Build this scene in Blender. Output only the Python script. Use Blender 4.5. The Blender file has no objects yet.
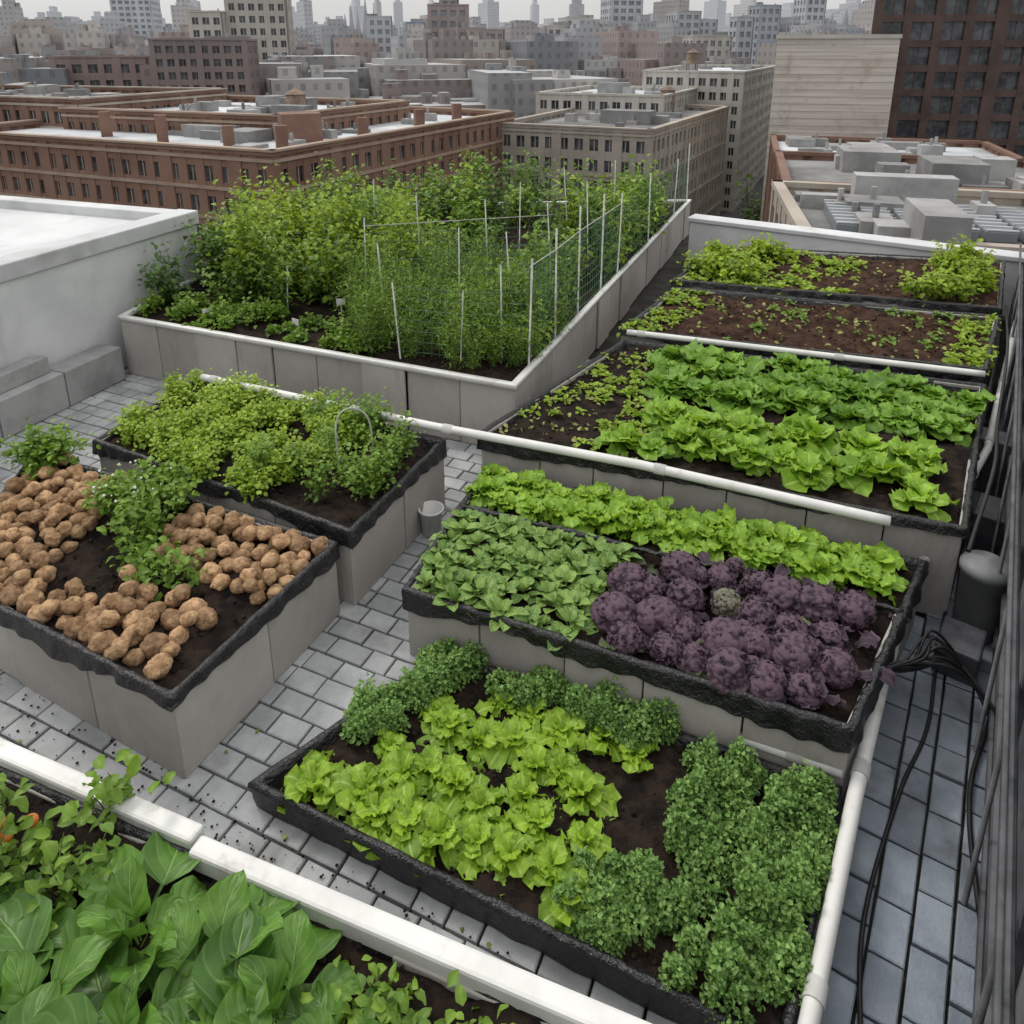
import bpy, math, bmesh
import numpy as np
from mathutils import Vector
rng=np.random.default_rng(7)
SC=bpy.context.scene
PI=math.pi
# ---------------------------------------------------------------- helpers
def _h(i,j,k):
    n=(i.astype(np.int64)*374761393+j.astype(np.int64)*668265263+k.astype(np.int64)*1274126177)&0x7fffffff
    n=((n^(n>>13))*1103515245+12345)&0x7fffffff
    n=(n^(n>>16))&0xffff
    return n/65535.0
def vnoise(P):
    P=np.asarray(P,float); f=np.floor(P).astype(np.int64); t=P-f; t=t*t*(3-2*t)
    r=0
    for a in (0,1):
        for b in (0,1):
            for c in (0,1):
                w=(t[:,0] if a else 1-t[:,0])*(t[:,1] if b else 1-t[:,1])*(t[:,2] if c else 1-t[:,2])
                r=r+w*_h(f[:,0]+a,f[:,1]+b,f[:,2]+c)
    return r*2-1
def fbm(P,o=3):
    P=np.asarray(P,float); r=0;a=1
    for i in range(o):
        r=r+a*vnoise(P*(2**i)+17.3*i); a*=.5
    return r
def empty(name):
    e=bpy.data.objects.new(name,None); SC.collection.objects.link(e); return e
def build(name,V,F,mat,col=None,smooth=True,parent=None,uv=None):
    V=np.asarray(V,np.float32); F=np.asarray(F,np.int32)
    me=bpy.data.meshes.new(name); m,k=F.shape
    me.vertices.add(len(V)); me.vertices.foreach_set('co',V.ravel())
    me.loops.add(m*k); me.loops.foreach_set('vertex_index',F.ravel())
    me.polygons.add(m); me.polygons.foreach_set('loop_start',np.arange(m,dtype=np.int32)*k)
    me.polygons.foreach_set('use_smooth',np.full(m,smooth,dtype=bool))
    if uv is not None:
        ul=me.uv_layers.new(name='UVMap'); ul.data.foreach_set('uv',np.asarray(uv,np.float32).ravel())
    me.update(calc_edges=True)
    if col is not None:
        c=np.ones((len(V),4),np.float32); c[:,:3]=col
        at=me.attributes.new('Col','FLOAT_COLOR','POINT'); at.data.foreach_set('color',c.ravel())
    me.materials.append(mat)
    o=bpy.data.objects.new(name,me); SC.collection.objects.link(o)
    if parent: o.parent=parent
    return o
class Acc:
    def __init__(s): s.V=[];s.F=[];s.C=[];s.n=0
    def add(s,V,F,C=None):
        V=np.asarray(V,float); F=np.asarray(F,int)
        s.V.append(V); s.F.append(F+s.n); s.n+=len(V)
        if C is None: C=np.tile(rng.random(3),(len(V),1))
        else:
            C=np.asarray(C,float)
            if C.ndim==1: C=np.tile(C,(len(V),1))
        s.C.append(C)
    def done(s,name,mat,smooth=False,parent=None,bevel=0):
        if not s.V: return None
        o=build(name,np.vstack(s.V),np.vstack(s.F),mat,np.vstack(s.C),smooth,parent)
        if bevel:
            b=o.modifiers.new('b','BEVEL'); b.width=bevel; b.segments=2; b.limit_method='ANGLE'
        return o
BF=np.array([[0,3,2,1],[4,5,6,7],[0,1,5,4],[1,2,6,5],[2,3,7,6],[3,0,4,7]])
def obox(a,o,s,n,z):
    (sv,s0,s1),(nv,n0,n1)=s,n
    V=[]
    for zz in z:
        for ss,nn in ((s0,n0),(s1,n0),(s1,n1),(s0,n1)):
            V.append((o[0]+sv[0]*ss+nv[0]*nn,o[1]+sv[1]*ss+nv[1]*nn,zz))
    V=np.array(V); F=BF
    if sv[0]*nv[1]-sv[1]*nv[0]<0: F=BF[:,::-1]
    a.add(V,F)
def box(a,x0,x1,y0,y1,z0,z1,yaw=0):
    cx,cy=(x0+x1)/2,(y0+y1)/2; c,s=math.cos(yaw),math.sin(yaw)
    obox(a,(cx,cy),((c,s),-(x1-x0)/2,(x1-x0)/2),((-s,c),-(y1-y0)/2,(y1-y0)/2),(z0,z1))
def tube(a,pts,r,seg=8,wob=0,cap=True):
    P=np.asarray(pts,float); n=len(P)
    T=np.gradient(P,axis=0); T/=np.linalg.norm(T,axis=1)[:,None]+1e-9
    up=np.array([0,0,1.]) if abs(T[0,2])<.9 else np.array([1.,0,0])
    A=np.cross(T,up); A/=np.linalg.norm(A,axis=1)[:,None]+1e-9; B=np.cross(A,T)
    rr=np.broadcast_to(np.asarray(r,float),(n,))
    th=np.arange(seg)*2*PI/seg
    V=P[:,None,:]+rr[:,None,None]*(np.cos(th)[None,:,None]*A[:,None,:]+np.sin(th)[None,:,None]*B[:,None,:])
    V=V.reshape(-1,3)
    if wob: V=V+wob*fbm(V*25,2)[:,None]*np.array([1,1,1])
    F=[]
    for i in range(n-1):
        for j in range(seg):
            k=(j+1)%seg; F.append((i*seg+j,i*seg+k,(i+1)*seg+k,(i+1)*seg+j))
    if cap and seg%2==0:
        for b in (0,(n-1)*seg):
            for j in range(1,seg//2):
                F.append((b+j-1,b+j,b+seg-j-1,b+(seg-j)%seg))
    a.add(V,F)
def resamp(pts,d):
    P=np.asarray(pts,float); o=[]
    for p,q in zip(P[:-1],P[1:]):
        n=max(1,int(np.linalg.norm(q-p)/d))
        for i in range(n): o.append(p+(q-p)*i/n)
    o.append(P[-1]); return np.array(o)
def smoothpts(ctrl,n=40):
    P=np.asarray(ctrl,float); P=np.vstack([2*P[0]-P[1],P,2*P[-1]-P[-2]]); o=[]
    m=len(P)-3
    for i in range(m):
        for t in np.linspace(0,1,max(2,n//m),endpoint=False):
            p0,p1,p2,p3=P[i:i+4]
            o.append(.5*((2*p1)+(-p0+p2)*t+(2*p0-5*p1+4*p2-p3)*t*t+(-p0+3*p1-3*p2+p3)*t**3))
    o.append(P[-2]); return np.array(o)
# ---------------------------------------------------------------- materials
def newmat(name):
    m=bpy.data.materials.new(name); m.use_nodes=True; nt=m.node_tree
    return m,nt,nt.nodes['Principled BSDF']
def N(nt,t,**k):
    n=nt.nodes.new(t)
    for a,b in k.items(): setattr(n,a,b)
    return n
def mixc(nt,fac,a,b,mode='MIX'):
    n=N(nt,'ShaderNodeMix',data_type='RGBA',blend_type=mode)
    for s,v in ((0,fac),(6,a),(7,b)):
        if hasattr(v,'links'): nt.links.new(v,n.inputs[s])
        else: n.inputs[s].default_value=v if s==0 else (tuple(v)+(1,))[:4]
    return n.outputs[2]
def mth(nt,op,a,b=0,c=0):
    n=N(nt,'ShaderNodeMath',operation=op)
    for i,v in enumerate((a,b,c)):
        if hasattr(v,'links'): nt.links.new(v,n.inputs[i])
        else: n.inputs[i].default_value=v
    return n.outputs[0]
def noise(nt,scale,detail=3,rough=.6,coord=None,stretch=None):
    tc=N(nt,'ShaderNodeTexCoord'); src=tc.outputs['Object']
    if stretch:
        mp=N(nt,'ShaderNodeMapping'); mp.inputs['Scale'].default_value=stretch; nt.links.new(src,mp.inputs[0]); src=mp.outputs[0]
    n=N(nt,'ShaderNodeTexNoise'); n.inputs['Scale'].default_value=scale; n.inputs['Detail'].default_value=detail; n.inputs['Roughness'].default_value=rough
    nt.links.new(src,n.inputs['Vector']); return n.outputs['Fac']
def sstep(nt,x,lo,hi):
    n=N(nt,'ShaderNodeMapRange',interpolation_type='SMOOTHSTEP'); nt.links.new(x,n.inputs[0])
    n.inputs[1].default_value=lo; n.inputs[2].default_value=hi; return n.outputs[0]
def surf(name,c1,c2,scale=5,rough=.7,bump=.3,bscale=40,vary=.0,stain=None,spec=.3,stretch=None,metal=0,sw=(.5,.75),bdist=.02,bstretch=None,sstretch=None):
    m,nt,b=newmat(name)
    f=sstep(nt,noise(nt,scale,4,.65,stretch=stretch),.35,.65)
    c=mixc(nt,f,c1,c2)
    if vary:
        at=N(nt,'ShaderNodeAttribute',attribute_name='Col'); sp=N(nt,'ShaderNodeSeparateColor'); nt.links.new(at.outputs[0],sp.inputs[0])
        v=mth(nt,'MULTIPLY_ADD',sp.outputs[1],2*vary,1-vary)
        cm=N(nt,'ShaderNodeCombineColor')
        for i in range(3): nt.links.new(v,cm.inputs[i])
        c=mixc(nt,1.0,c,cm.outputs[0],'MULTIPLY')
    if stain:
        s=sstep(nt,noise(nt,stain[1],4,.7,stretch=sstretch),*sw); c=mixc(nt,s,c,stain[0])
    nt.links.new(c,b.inputs['Base Color'])
    b.inputs['Roughness'].default_value=rough
    b.inputs['Specular IOR Level'].default_value=spec; b.inputs['Metallic'].default_value=metal
    if bump:
        bp=N(nt,'ShaderNodeBump'); bp.inputs['Strength'].default_value=bump; bp.inputs['Distance'].default_value=bdist
        nt.links.new(noise(nt,bscale,4,.7,stretch=bstretch),bp.inputs['Height']); nt.links.new(bp.outputs[0],b.inputs['Normal'])
    return m
def leafmat(name,c1,c2,rib,rough=.45,trans=.2,ribw=.12,vein=0,edge=None,nsc=30,vs=.35,ns=.35):
    m,nt,b=newmat(name)
    at=N(nt,'ShaderNodeAttribute',attribute_name='Col'); sp=N(nt,'ShaderNodeSeparateColor'); nt.links.new(at.outputs[0],sp.inputs[0])
    av,rd,uu=sp.outputs[0],sp.outputs[1],sp.outputs[2]
    c=mixc(nt,rd,c1,c2)
    n1=sstep(nt,noise(nt,nsc,2),.3,.7)
    c=mixc(nt,mth(nt,'MULTIPLY',n1,ns),c,tuple(x*.55 for x in c1))
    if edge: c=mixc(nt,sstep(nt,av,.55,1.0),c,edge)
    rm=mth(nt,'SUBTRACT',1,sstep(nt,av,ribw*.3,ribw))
    if vein:
        ph=mth(nt,'MULTIPLY_ADD',av,-.33,uu); sn=mth(nt,'SINE',mth(nt,'MULTIPLY',ph,2*PI*vein))
        vm=sstep(nt,sn,.8,1.0)
        c=mixc(nt,mth(nt,'MULTIPLY',vm,vs),c,rib)
        bp=N(nt,'ShaderNodeBump'); bp.inputs['Strength'].default_value=.6; bp.inputs['Distance'].default_value=.006
        nt.links.new(mth(nt,'SUBTRACT',mth(nt,'MULTIPLY',sn,-.3),mth(nt,'MULTIPLY',rm,1)),bp.inputs['Height']); nt.links.new(bp.outputs[0],b.inputs['Normal'])
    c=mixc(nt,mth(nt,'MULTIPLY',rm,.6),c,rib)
    nt.links.new(c,b.inputs['Base Color']); b.inputs['Roughness'].default_value=rough; b.inputs['Specular IOR Level'].default_value=.35
    if trans:
        tr=N(nt,'ShaderNodeBsdfTranslucent'); nt.links.new(mixc(nt,.5,c,(c2[0]*1.3,c2[1]*1.3,c2[2]*.6)),tr.inputs[0])
        mx=N(nt,'ShaderNodeMixShader'); mx.inputs[0].default_value=trans
        nt.links.new(b.outputs[0],mx.inputs[1]); nt.links.new(tr.outputs[0],mx.inputs[2])
        nt.links.new(mx.outputs[0],nt.nodes['Material Output'].inputs[0])
    return m
M_soil=surf('soil',(.009,.0065,.0055),(.032,.021,.015),9,.9,1.0,60,spec=.15)
M_soil2=surf('soil_dry',(.022,.011,.0075),(.066,.034,.022),7,.9,1.0,50,spec=.15)
M_liner=surf('black_liner',(.006,.006,.007),(.014,.014,.016),12,.38,1.0,12,spec=.5,bdist=.035)
M_panel=surf('grey_panel',(.29,.272,.252),(.35,.332,.31),1.0,.8,.5,5,vary=.10,stain=((.19,.17,.145),1.8),sw=(.55,.9),bdist=.05,bstretch=(1,1,.25),sstretch=(1.6,1.6,.5))
M_white=surf('white_pvc',(.54,.54,.52),(.62,.62,.60),3,.45,.1,20,stain=((.33,.31,.27),5),spec=.4,sw=(.54,.82))
M_paver=surf('pavers',(.27,.28,.285),(.37,.38,.385),3,.65,.35,50,vary=.18,stain=((.13,.125,.115),1.4),sw=(.50,.82))
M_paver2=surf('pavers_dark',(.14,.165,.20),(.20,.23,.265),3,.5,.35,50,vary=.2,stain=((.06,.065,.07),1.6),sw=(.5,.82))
M_deck=surf('roof_membrane',(.02,.02,.018),(.045,.042,.036),3,.9,.4,40)
M_wwall=surf('white_painted_wall',(.48,.49,.50),(.57,.58,.585),1.2,.8,.2,12,stain=((.34,.34,.33),.8),sw=(.52,.85),sstretch=(2.5,2.5,.5))
M_roofw=surf('white_roof',(.46,.47,.48),(.58,.59,.6),.5,.85,.15,5,stain=((.32,.32,.32),.6),sw=(.50,.75))
M_roofc=surf('city_white_roof',(.38,.40,.42),(.58,.60,.62),.06,.85,.0,5,stain=((.2,.2,.2),.05))
M_roofg=surf('city_grey_roof',(.12,.12,.12),(.24,.24,.235),.1,.9,.0,5)
M_dark=surf('dark_metal',(.03,.032,.036),(.07,.072,.08),4,.5,.2,30,spec=.5)
M_dwall=surf('dark_parapet',(.05,.054,.06),(.10,.105,.115),2,.6,.3,25,stain=((.18,.18,.18),2))
M_grey=surf('grey_plastic',(.12,.125,.13),(.18,.185,.19),3,.5,.1,25)
M_equip=surf('roof_equipment_metal',(.2,.2,.2),(.3,.3,.3),.3,.7,0,vary=.35)
M_block=surf('concrete_block',(.2,.2,.2),(.31,.31,.31),2,.85,.3,40,vary=.12)
M_rubber=surf('black_rubber',(.008,.008,.008),(.016,.016,.016),10,.45,0)
M_stem=surf('stem',(.07,.12,.025),(.12,.17,.05),10,.6,0)
M_post=surf('trellis_post',(.34,.34,.32),(.48,.48,.46),10,.5,0)
M_potato=surf('potato_skin',(.29,.175,.095),(.54,.35,.20),16,.9,1.0,80,vary=.3,spec=.15,stain=((.14,.08,.045),22))
M_asph=surf('asphalt',(.04,.04,.042),(.07,.07,.07),.05,.9,0)
M_glass=surf('window_glass',(.015,.018,.024),(.09,.10,.11),.45,.2,0,spec=.6)
M_glassf=surf('haze_painted_glass',(.13,.145,.16),(.20,.215,.23),.05,.3,0,spec=.5)  # far-window haze painted into the glass colour; skylights share it
# ---------------------------------------------------------------- leaf templates
P_obov=lambda u:(u**.55)*np.sqrt(np.clip(1-u**5,0,1))+.03
P_lett=lambda u:(u**.8)*np.sqrt(np.clip(1-u**6,0,1))+.07
P_oval=lambda u:np.sin(PI*np.clip(u,0,1)**.85)**.75*.98+.04
P_lance=lambda u:np.sin(PI*u**.8)*1.0+.02
P_spin=lambda u:np.where(u<.28,.07,np.sin(PI*np.clip((u-.28)/.72,0,1)**.62)**.7+.05)
P_big=lambda u:np.where(u<.3,.05,np.sin(PI*np.clip((u-.3)/.7,0,1)**.68)**.75*.98+.03)
def leaf(nu,nv,L,W,prof,bend,cup,ruf,freq,seed):
    r=np.random.default_rng(seed)
    u=np.linspace(0,1,nu); v=np.linspace(-1,1,nv); bend=bend*r.uniform(.6,1.4); ang=-bend*u
    y=np.concatenate([[0],np.cumsum(np.cos(ang[:-1]))])*L/(nu-1); z=np.concatenate([[0],np.cumsum(np.sin(ang[:-1]))])*L/(nu-1)
    U,Vv=np.meshgrid(u,v,indexing='ij'); w=W*prof(U)
    ph=np.where(Vv>0,r.random()*6,r.random()*6)
    off=cup*w*Vv**2+ruf*np.abs(Vv)**1.6*np.sin(2*PI*freq*U+ph)*np.minimum(1,U*2.2)+ruf*.5*np.abs(Vv)*np.sin(2*PI*freq*1.9*U+ph*2)*np.minimum(1,U*2.2)
    off=off+ruf*.3*r.normal(0,1,U.shape)*np.minimum(1,U*1.5)*.6
    X=Vv*w*(1+.12*np.sin(2*PI*freq*U+ph*1.7)*np.abs(Vv)); 
    Y=y[:,None]-np.sin(ang)[:,None]*off; Z=z[:,None]+np.cos(ang)[:,None]*off
    X=X+L*.06*np.sin(U*3+r.random()*6)
    P=np.stack([X,Y,Z],-1).reshape(-1,3)
    i=np.arange(nu*nv).reshape(nu,nv)
    F=np.stack([i[:-1,:-1],i[:-1,1:],i[1:,1:],i[1:,:-1]],-1).reshape(-1,4)
    return P,F,np.abs(Vv).ravel(),U.ravel()
def rots(yaw,pitch,roll=None):
    cy,sy=np.cos(yaw),np.sin(yaw); cp,sp=np.cos(pitch),np.sin(pitch); o=np.zeros_like(cy); l=np.ones_like(cy)
    Rz=np.stack([cy,-sy,o,sy,cy,o,o,o,l],-1).reshape(-1,3,3); Rx=np.stack([l,o,o,o,cp,-sp,o,sp,cp],-1).reshape(-1,3,3)
    R=Rz@Rx
    if roll is not None:
        c,s=np.cos(roll),np.sin(roll); Ry=np.stack([c,o,s,o,l,o,-s,o,c],-1).reshape(-1,3,3); R=R@Ry
    return R
class Leaves:
    def __init__(s): s.a=[]
    def put(s,temps,pos,yaw,pitch,scale,rand,roll=None):
        s.a.append((temps,np.asarray(pos,float),np.asarray(yaw,float),np.asarray(pitch,float),np.asarray(scale,float),np.asarray(rand,float),None if roll is None else np.asarray(roll,float)))
    def done(s,name,mat,parent=None,smooth=True):
        A=Acc()
        for temps,pos,yaw,pitch,sc,rd,roll in s.a:
            R=rots(yaw,pitch,roll)*sc[:,None,None]; nt=len(temps); idx=rng.integers(0,nt,len(pos))
            for t in range(nt):
                k=np.where(idx==t)[0]
                if not len(k): continue
                P,F,av,uu=temps[t]; V=np.einsum('kij,nj->kni',R[k],P)+pos[k][:,None,:]
                n=len(P); FF=(F[None]+(np.arange(len(k))*n)[:,None,None]).reshape(-1,4)
                C=np.stack([np.broadcast_to(av,(len(k),n)),np.broadcast_to(rd[k][:,None],(len(k),n)),np.broadcast_to(uu,(len(k),n))],-1)
                A.add(V.reshape(-1,3),FF,C.reshape(-1,3))
        return A.done(name,mat,smooth,parent)
def T(n,*a): return [leaf(*a,seed=i*7+3) for i in range(n)]
T_let=T(8,9,11,.17,.07,P_lett,1.1,.2,.021,3.8)
T_letd=T(6,8,9,.17,.085,P_lett,1.0,.3,.02,3.4)
T_spin=T(6,7,5,.15,.045,P_spin,.9,.3,.004,1.5)
T_curl=T(6,4,5,.035,.020,P_obov,-.3,.3,.006,2.5)
T_purp=T(5,8,9,.15,.06,P_obov,.9,.35,.014,4.0)
T_small=T(5,4,3,.034,.014,P_oval,.8,.3,.003,1.2)
T_tiny=T(5,4,4,.021,.010,P_obov,.8,.4,.005,1.5)
T_med=T(6,5,5,.08,.026,P_oval,.9,.35,.006,1.6)
T_lance=T(4,5,3,.11,.018,P_lance,1.0,.35,.004,1.2)
T_fern=T(4,4,3,.055,.0035,P_lance,.5,.2,.002,1)
T_big=T(8,15,11,.38,.105,P_big,1.0,.35,.012,2.2)
def head(LV,temps,c,R,n,p0,p1,s0,s1,rdb=.5,rdv=.5,off=.02,pj=.12):
    i=np.arange(n); t=i/(n-1)
    yaw=i*2.39996+rng.random()*6+rng.normal(0,.25,n); pitch=p0+(p1-p0)*t+rng.normal(0,pj,n)
    sc=R*(s0+(s1-s0)*t)*rng.uniform(.8,1.2,n)
    d=off*R*(1-t); pos=np.stack([c[0]-np.sin(yaw)*d,c[1]+np.cos(yaw)*d,c[2]+.02*t*R+0*d],-1)
    rd=np.clip(rdb+rdv*(t-.5)+rng.normal(0,.14,n)+rng.normal(0,.1),0,1)
    LV.put(temps,pos,yaw,pitch,sc,rd,rng.normal(0,.25,n))
def clump(LV,temps,c,r,h,n,sc=1,rdb=.45):
    a=rng.random(n)*2*PI; q=np.sqrt(rng.random(n)); dz=np.sqrt(np.clip(1-q*q*.9,0,1))
    k=rng.uniform(.35,1.15,n)**.7
    lob=1+.35*vnoise(np.stack([np.cos(a)*1.7+c[0]*9,np.sin(a)*1.7+c[1]*9,q*2],-1))
    pos=np.stack([c[0]+np.cos(a)*q*r*lob,c[1]+np.sin(a)*q*r*lob,c[2]+h*dz*k*lob],-1)
    pos+=.22*r*np.stack([vnoise(pos*18+9),vnoise(pos*18+29),1.5*vnoise(pos*18+49)],-1)
    yaw=-PI/2+a+rng.normal(0,1.0,n); pitch=rng.uniform(-.3,1.2,n)
    rd=np.clip(rdb+.6*(k-.8)+rng.normal(0,.16,n)+rng.normal(0,.12),0,1)
    LV.put(temps,pos,yaw,pitch,sc*rng.uniform(.6,1.4,n),rd,rng.normal(0,.6,n))
bm=bmesh.new(); bmesh.ops.create_icosphere(bm,subdivisions=5,radius=1)
s5=np.array([x.co for x in bm.verts]); f5=np.array([[y.index for y in x.verts] for x in bm.faces]); bm.free()
def caul(seed):
    r=np.random.default_rng(seed)
    def pts(n):
        p=r.normal(0,1,(n,3)); return p/np.linalg.norm(p,axis=1)[:,None]
    def near(pp,rad):
        d=np.sqrt(np.clip(2-2*(s5@pp.T).max(1),0,4)); return np.sqrt(np.clip(1-(d/rad)**2,0,1))
    b1=near(pts(34),.48); b2=near(pts(260),.19); b3=near(pts(1100),.09)
    rad=.78+.2*b1+.10*b2+.045*b3+.03*vnoise(s5*2+seed)
    V=s5*rad[:,None]*np.array([1,1,.82])
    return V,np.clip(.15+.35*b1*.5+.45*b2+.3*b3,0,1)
CAUL=[caul(k) for k in range(5)]
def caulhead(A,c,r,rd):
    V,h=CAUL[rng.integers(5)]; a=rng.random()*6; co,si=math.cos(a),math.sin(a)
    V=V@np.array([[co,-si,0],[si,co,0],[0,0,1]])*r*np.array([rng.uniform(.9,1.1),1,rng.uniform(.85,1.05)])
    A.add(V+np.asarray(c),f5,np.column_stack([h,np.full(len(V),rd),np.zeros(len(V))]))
def shrub(LV,ST,temps,c,r,h,nst,nlf,sc=1,t0=.25,rdb=.45,jit=.05,srad=.005):
    tb=rng.normal(0,.14)
    for s in range(nst):
        a=rng.random()*2*PI; q=math.sqrt(rng.random()); hh=h*rng.uniform(.6,1.1)*(1-.25*q)
        e=np.array([math.cos(a)*q*r,math.sin(a)*q*r,hh]); m=e*np.array([.35,.35,.55])+rng.normal(0,.03,3)
        t=np.linspace(0,1,6)[:,None]; pts=np.asarray(c)+2*t*(1-t)*m+t*t*e
        tube(ST,pts,np.linspace(srad,srad*.35,6),4,cap=False)
        n=nlf//nst; tt=rng.uniform(t0,1.03,n)[:,None]; P=np.asarray(c)+2*tt*(1-tt)*m+tt*tt*e+rng.normal(0,jit,(n,3))
        yaw=rng.random(n)*2*PI
        rd=np.clip(rdb+tb+.45*(tt[:,0]-.6)+rng.normal(0,.15,n),0,1)
        LV.put(temps,P,yaw,rng.uniform(-.6,.9,n),sc*rng.uniform(.6,1.25,n),rd,rng.normal(0,.4,n))
# ---------------------------------------------------------------- beds
def Q(quad,u,v,z=0):
    L,B,R,F=[np.array(q,float) for q in quad]
    p=L*(1-u)*(1-v)+F*u*(1-v)+B*(1-u)*v+R*u*v
    return np.array([p[0],p[1],z])
def rimsweep(a,quad,z,prof,jit=.008,step=.025,drape=0):
    c=np.mean(np.array(quad,float),0); pts=[];nor=[]
    qs=[np.array(q,float) for q in quad]; n=len(qs)
    en=[]
    for i in range(n):
        d=qs[(i+1)%n]-qs[i]; nn=np.array([d[1],-d[0]])/np.linalg.norm(d)
        if np.dot(nn,(qs[i]+qs[(i+1)%n])/2-c)<0: nn=-nn
        en.append(nn)
    for i in range(n):
        d=qs[(i+1)%n]-qs[i]; m=max(3,int(np.linalg.norm(d)/step))
        for k in range(m):
            pts.append(qs[i]+d*k/m)
            if k==0:
                b=en[i]+en[i-1]; b=b/np.dot(b,en[i]); nor.append(b)
            else: nor.append(en[i])
    pts=np.array(pts);nor=np.array(nor);m=len(pts);k=len(prof)
    V=np.zeros((m,k,3)); dr=drape*np.clip(vnoise(np.column_stack([pts*1.6,np.zeros(m)]))*.8+.35,0,1)
    fold=np.sin(np.arange(m)*step*30+4*vnoise(np.column_stack([pts*3,np.zeros(m)])))
    for j,(o,dz) in enumerate(prof):
        V[:,j,:2]=pts+nor*(o+(jit*.35*fold*max(0,j-4))[:,None] if drape else o); V[:,j,2]=z+dz
        if j>=k-3: V[:,j,2]-=dr*(j-k+4)/3
    V=V.reshape(-1,3)
    for ax in range(3): V[:,ax]+=jit*fbm(V*np.array([12,12,8])+31*ax,2)*(.5 if ax==2 else 1)
    F=[]
    for i in range(m):
        i2=(i+1)%m
        for j in range(k-1): F.append((i*k+j,i2*k+j,i2*k+j+1,i*k+j+1))
    a.add(V,F)
bm=bmesh.new(); bmesh.ops.create_icosphere(bm,subdivisions=1,radius=1); 
sv1=np.array([x.co for x in bm.verts]); sf1=np.array([[y.index for y in x.verts] for x in bm.faces]); bm.free()
def soil(quad,z,mat,parent,amp=.03,clods=500):
    nx,ny=90,56; u,v=np.meshgrid(np.linspace(0,1,nx),np.linspace(0,1,ny),indexing='ij')
    L,B,R,F=[np.array(q,float) for q in quad]
    u=u[...,None];v=v[...,None]
    p=L*(1-u)*(1-v)+F*u*(1-v)+B*(1-u)*v+R*u*v; p=p.reshape(-1,2)
    P=np.column_stack([p,np.zeros(len(p))]); P[:,2]=z+amp*fbm(P*6,2)+amp*.5*fbm(P*30+5,2)
    i=np.arange(nx*ny).reshape(nx,ny); FF=np.stack([i[:-1,:-1],i[1:,:-1],i[1:,1:],i[:-1,1:]],-1).reshape(-1,4)
    build('soil',P,FF,mat,parent=parent)
    A=Acc()
    for k in range(clods):
        q=Q(quad,rng.uniform(.02,.98),rng.uniform(.02,.98),z+rng.uniform(-.005,.015)); s=rng.uniform(.004,.018)
        A.add(sv1*s*rng.uniform(.6,1.2,(len(sv1),1))+q,sf1)
    A.done('soil_clods',mat,True,parent)
def bed(quad,zr,z0,kind='panel',rim='black',pw=.5,soilm=None,drop=.05,thick=.03,alt=.008):
    e=empty('raised_garden_bed'); n=4; c=np.mean(np.array(quad),0)
    P=Acc(); K=Acc()
    qs=[np.array(q,float) for q in quad]
    ins=[c+(q-c)*.985 for q in qs]
    if kind=='panel':
        for i in range(n):
            p,q=qs[i],qs[(i+1)%n]; d=q-p; L=np.linalg.norm(d); d/=L; nn=np.array([d[1],-d[0]])
            if np.dot(nn,p-c)<0: nn=-nn
            m=max(1,round(L/pw)); cuts=np.linspace(0,L,m+1); cuts[1:-1]+=rng.normal(0,pw*.06,m-1)
            for k in range(m):
                o=rng.uniform(-alt,alt)
                obox(P,p,(d,cuts[k]+.004,cuts[k+1]-.004),(nn,-thick+o,o),(z0+.005,zr-.012))
        P.done('side_panels',M_panel,False,e,bevel=.007)
        V=np.array([(q[0],q[1],zz) for zz in (z0,zr-.1) for q in ins]); V[:,:2]=c+(V[:,:2]-c)*.97
        K.add(V,[(0,1,5,4),(1,2,6,5),(2,3,7,6),(3,0,4,7)]); K.done('inner_lining',M_liner,False,e)
    R=Acc()
    if kind=='tray':
        rimsweep(R,quad,zr,[(-.045,-.09),(-.03,-.03),(-.02,.002),(0,.01),(.016,.003),(.02,-.025),(.010,-.045),(.008,-.10),(0,z0-zr+.01)],.004)
    elif rim=='black':
        rimsweep(R,quad,zr,[(-.05,-.09),(-.034,-.03),(-.020,.002),(-.003,.010),(.014,.003),(.020,-.015),(.020,-.035),(.023,-.05),(.026,-.062)],.007,drape=.10)
    else:
        rimsweep(R,quad,zr,[(-.05,-.03),(-.045,.0),(-.04,.012),(.02,.012),(.025,.005),(.025,-.035),(.0,-.035)],.001)
    R.done('rim',M_white if rim=='white' else M_liner,True,e)
    soil(ins,zr-drop,soilm or M_soil,e)
    return e
qB=[(-1.26,2.83),(-.40,3.67),(1.58,2.80),(.98,1.80)]
qC=[(-.64,3.82),(-.21,5.15),(2.6,4.06),(1.62,2.84)]
qD=[(-.25,5.38),(1.17,7.36),(4.25,6.26),(2.86,4.13)]
qE=[(1.16,7.55),(2.05,9.0),(5.4,7.95),(4.4,6.5)]
qF=[(2.05,9.18),(3.1,10.9),(6.75,10.05),(5.5,8.1)]
qG=[(-4.42,8.08),(-3.5,14.4),(3.54,14.93),(.02,6.25)]
qH=[(-3.33,5.44),(-2.96,6.7),(-.55,5.44),(-1.05,4.25)]
qI=[(-3.5,3.9),(-3.75,5.34),(-1.14,4.19),(-1.68,2.98)]
bed(qB,.17,0,'tray')
eC=bed(qC,.5,0)
bed(qD,.7,0); bed(qE,.75,0,soilm=M_soil2); bed(qF,.8,0,soilm=M_soil2)
bed(qG,.7,0,rim='white',pw=.55,alt=.025); bed(qH,.6,0,pw=.6); bed(qI,.55,0,pw=.62)
qJ2=[(-3.0,1.4),(-2.75,2.72),(.52,1.5),(.1,.2)]
eJ=bed(qJ2,.64,0,drop=.03)
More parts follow.
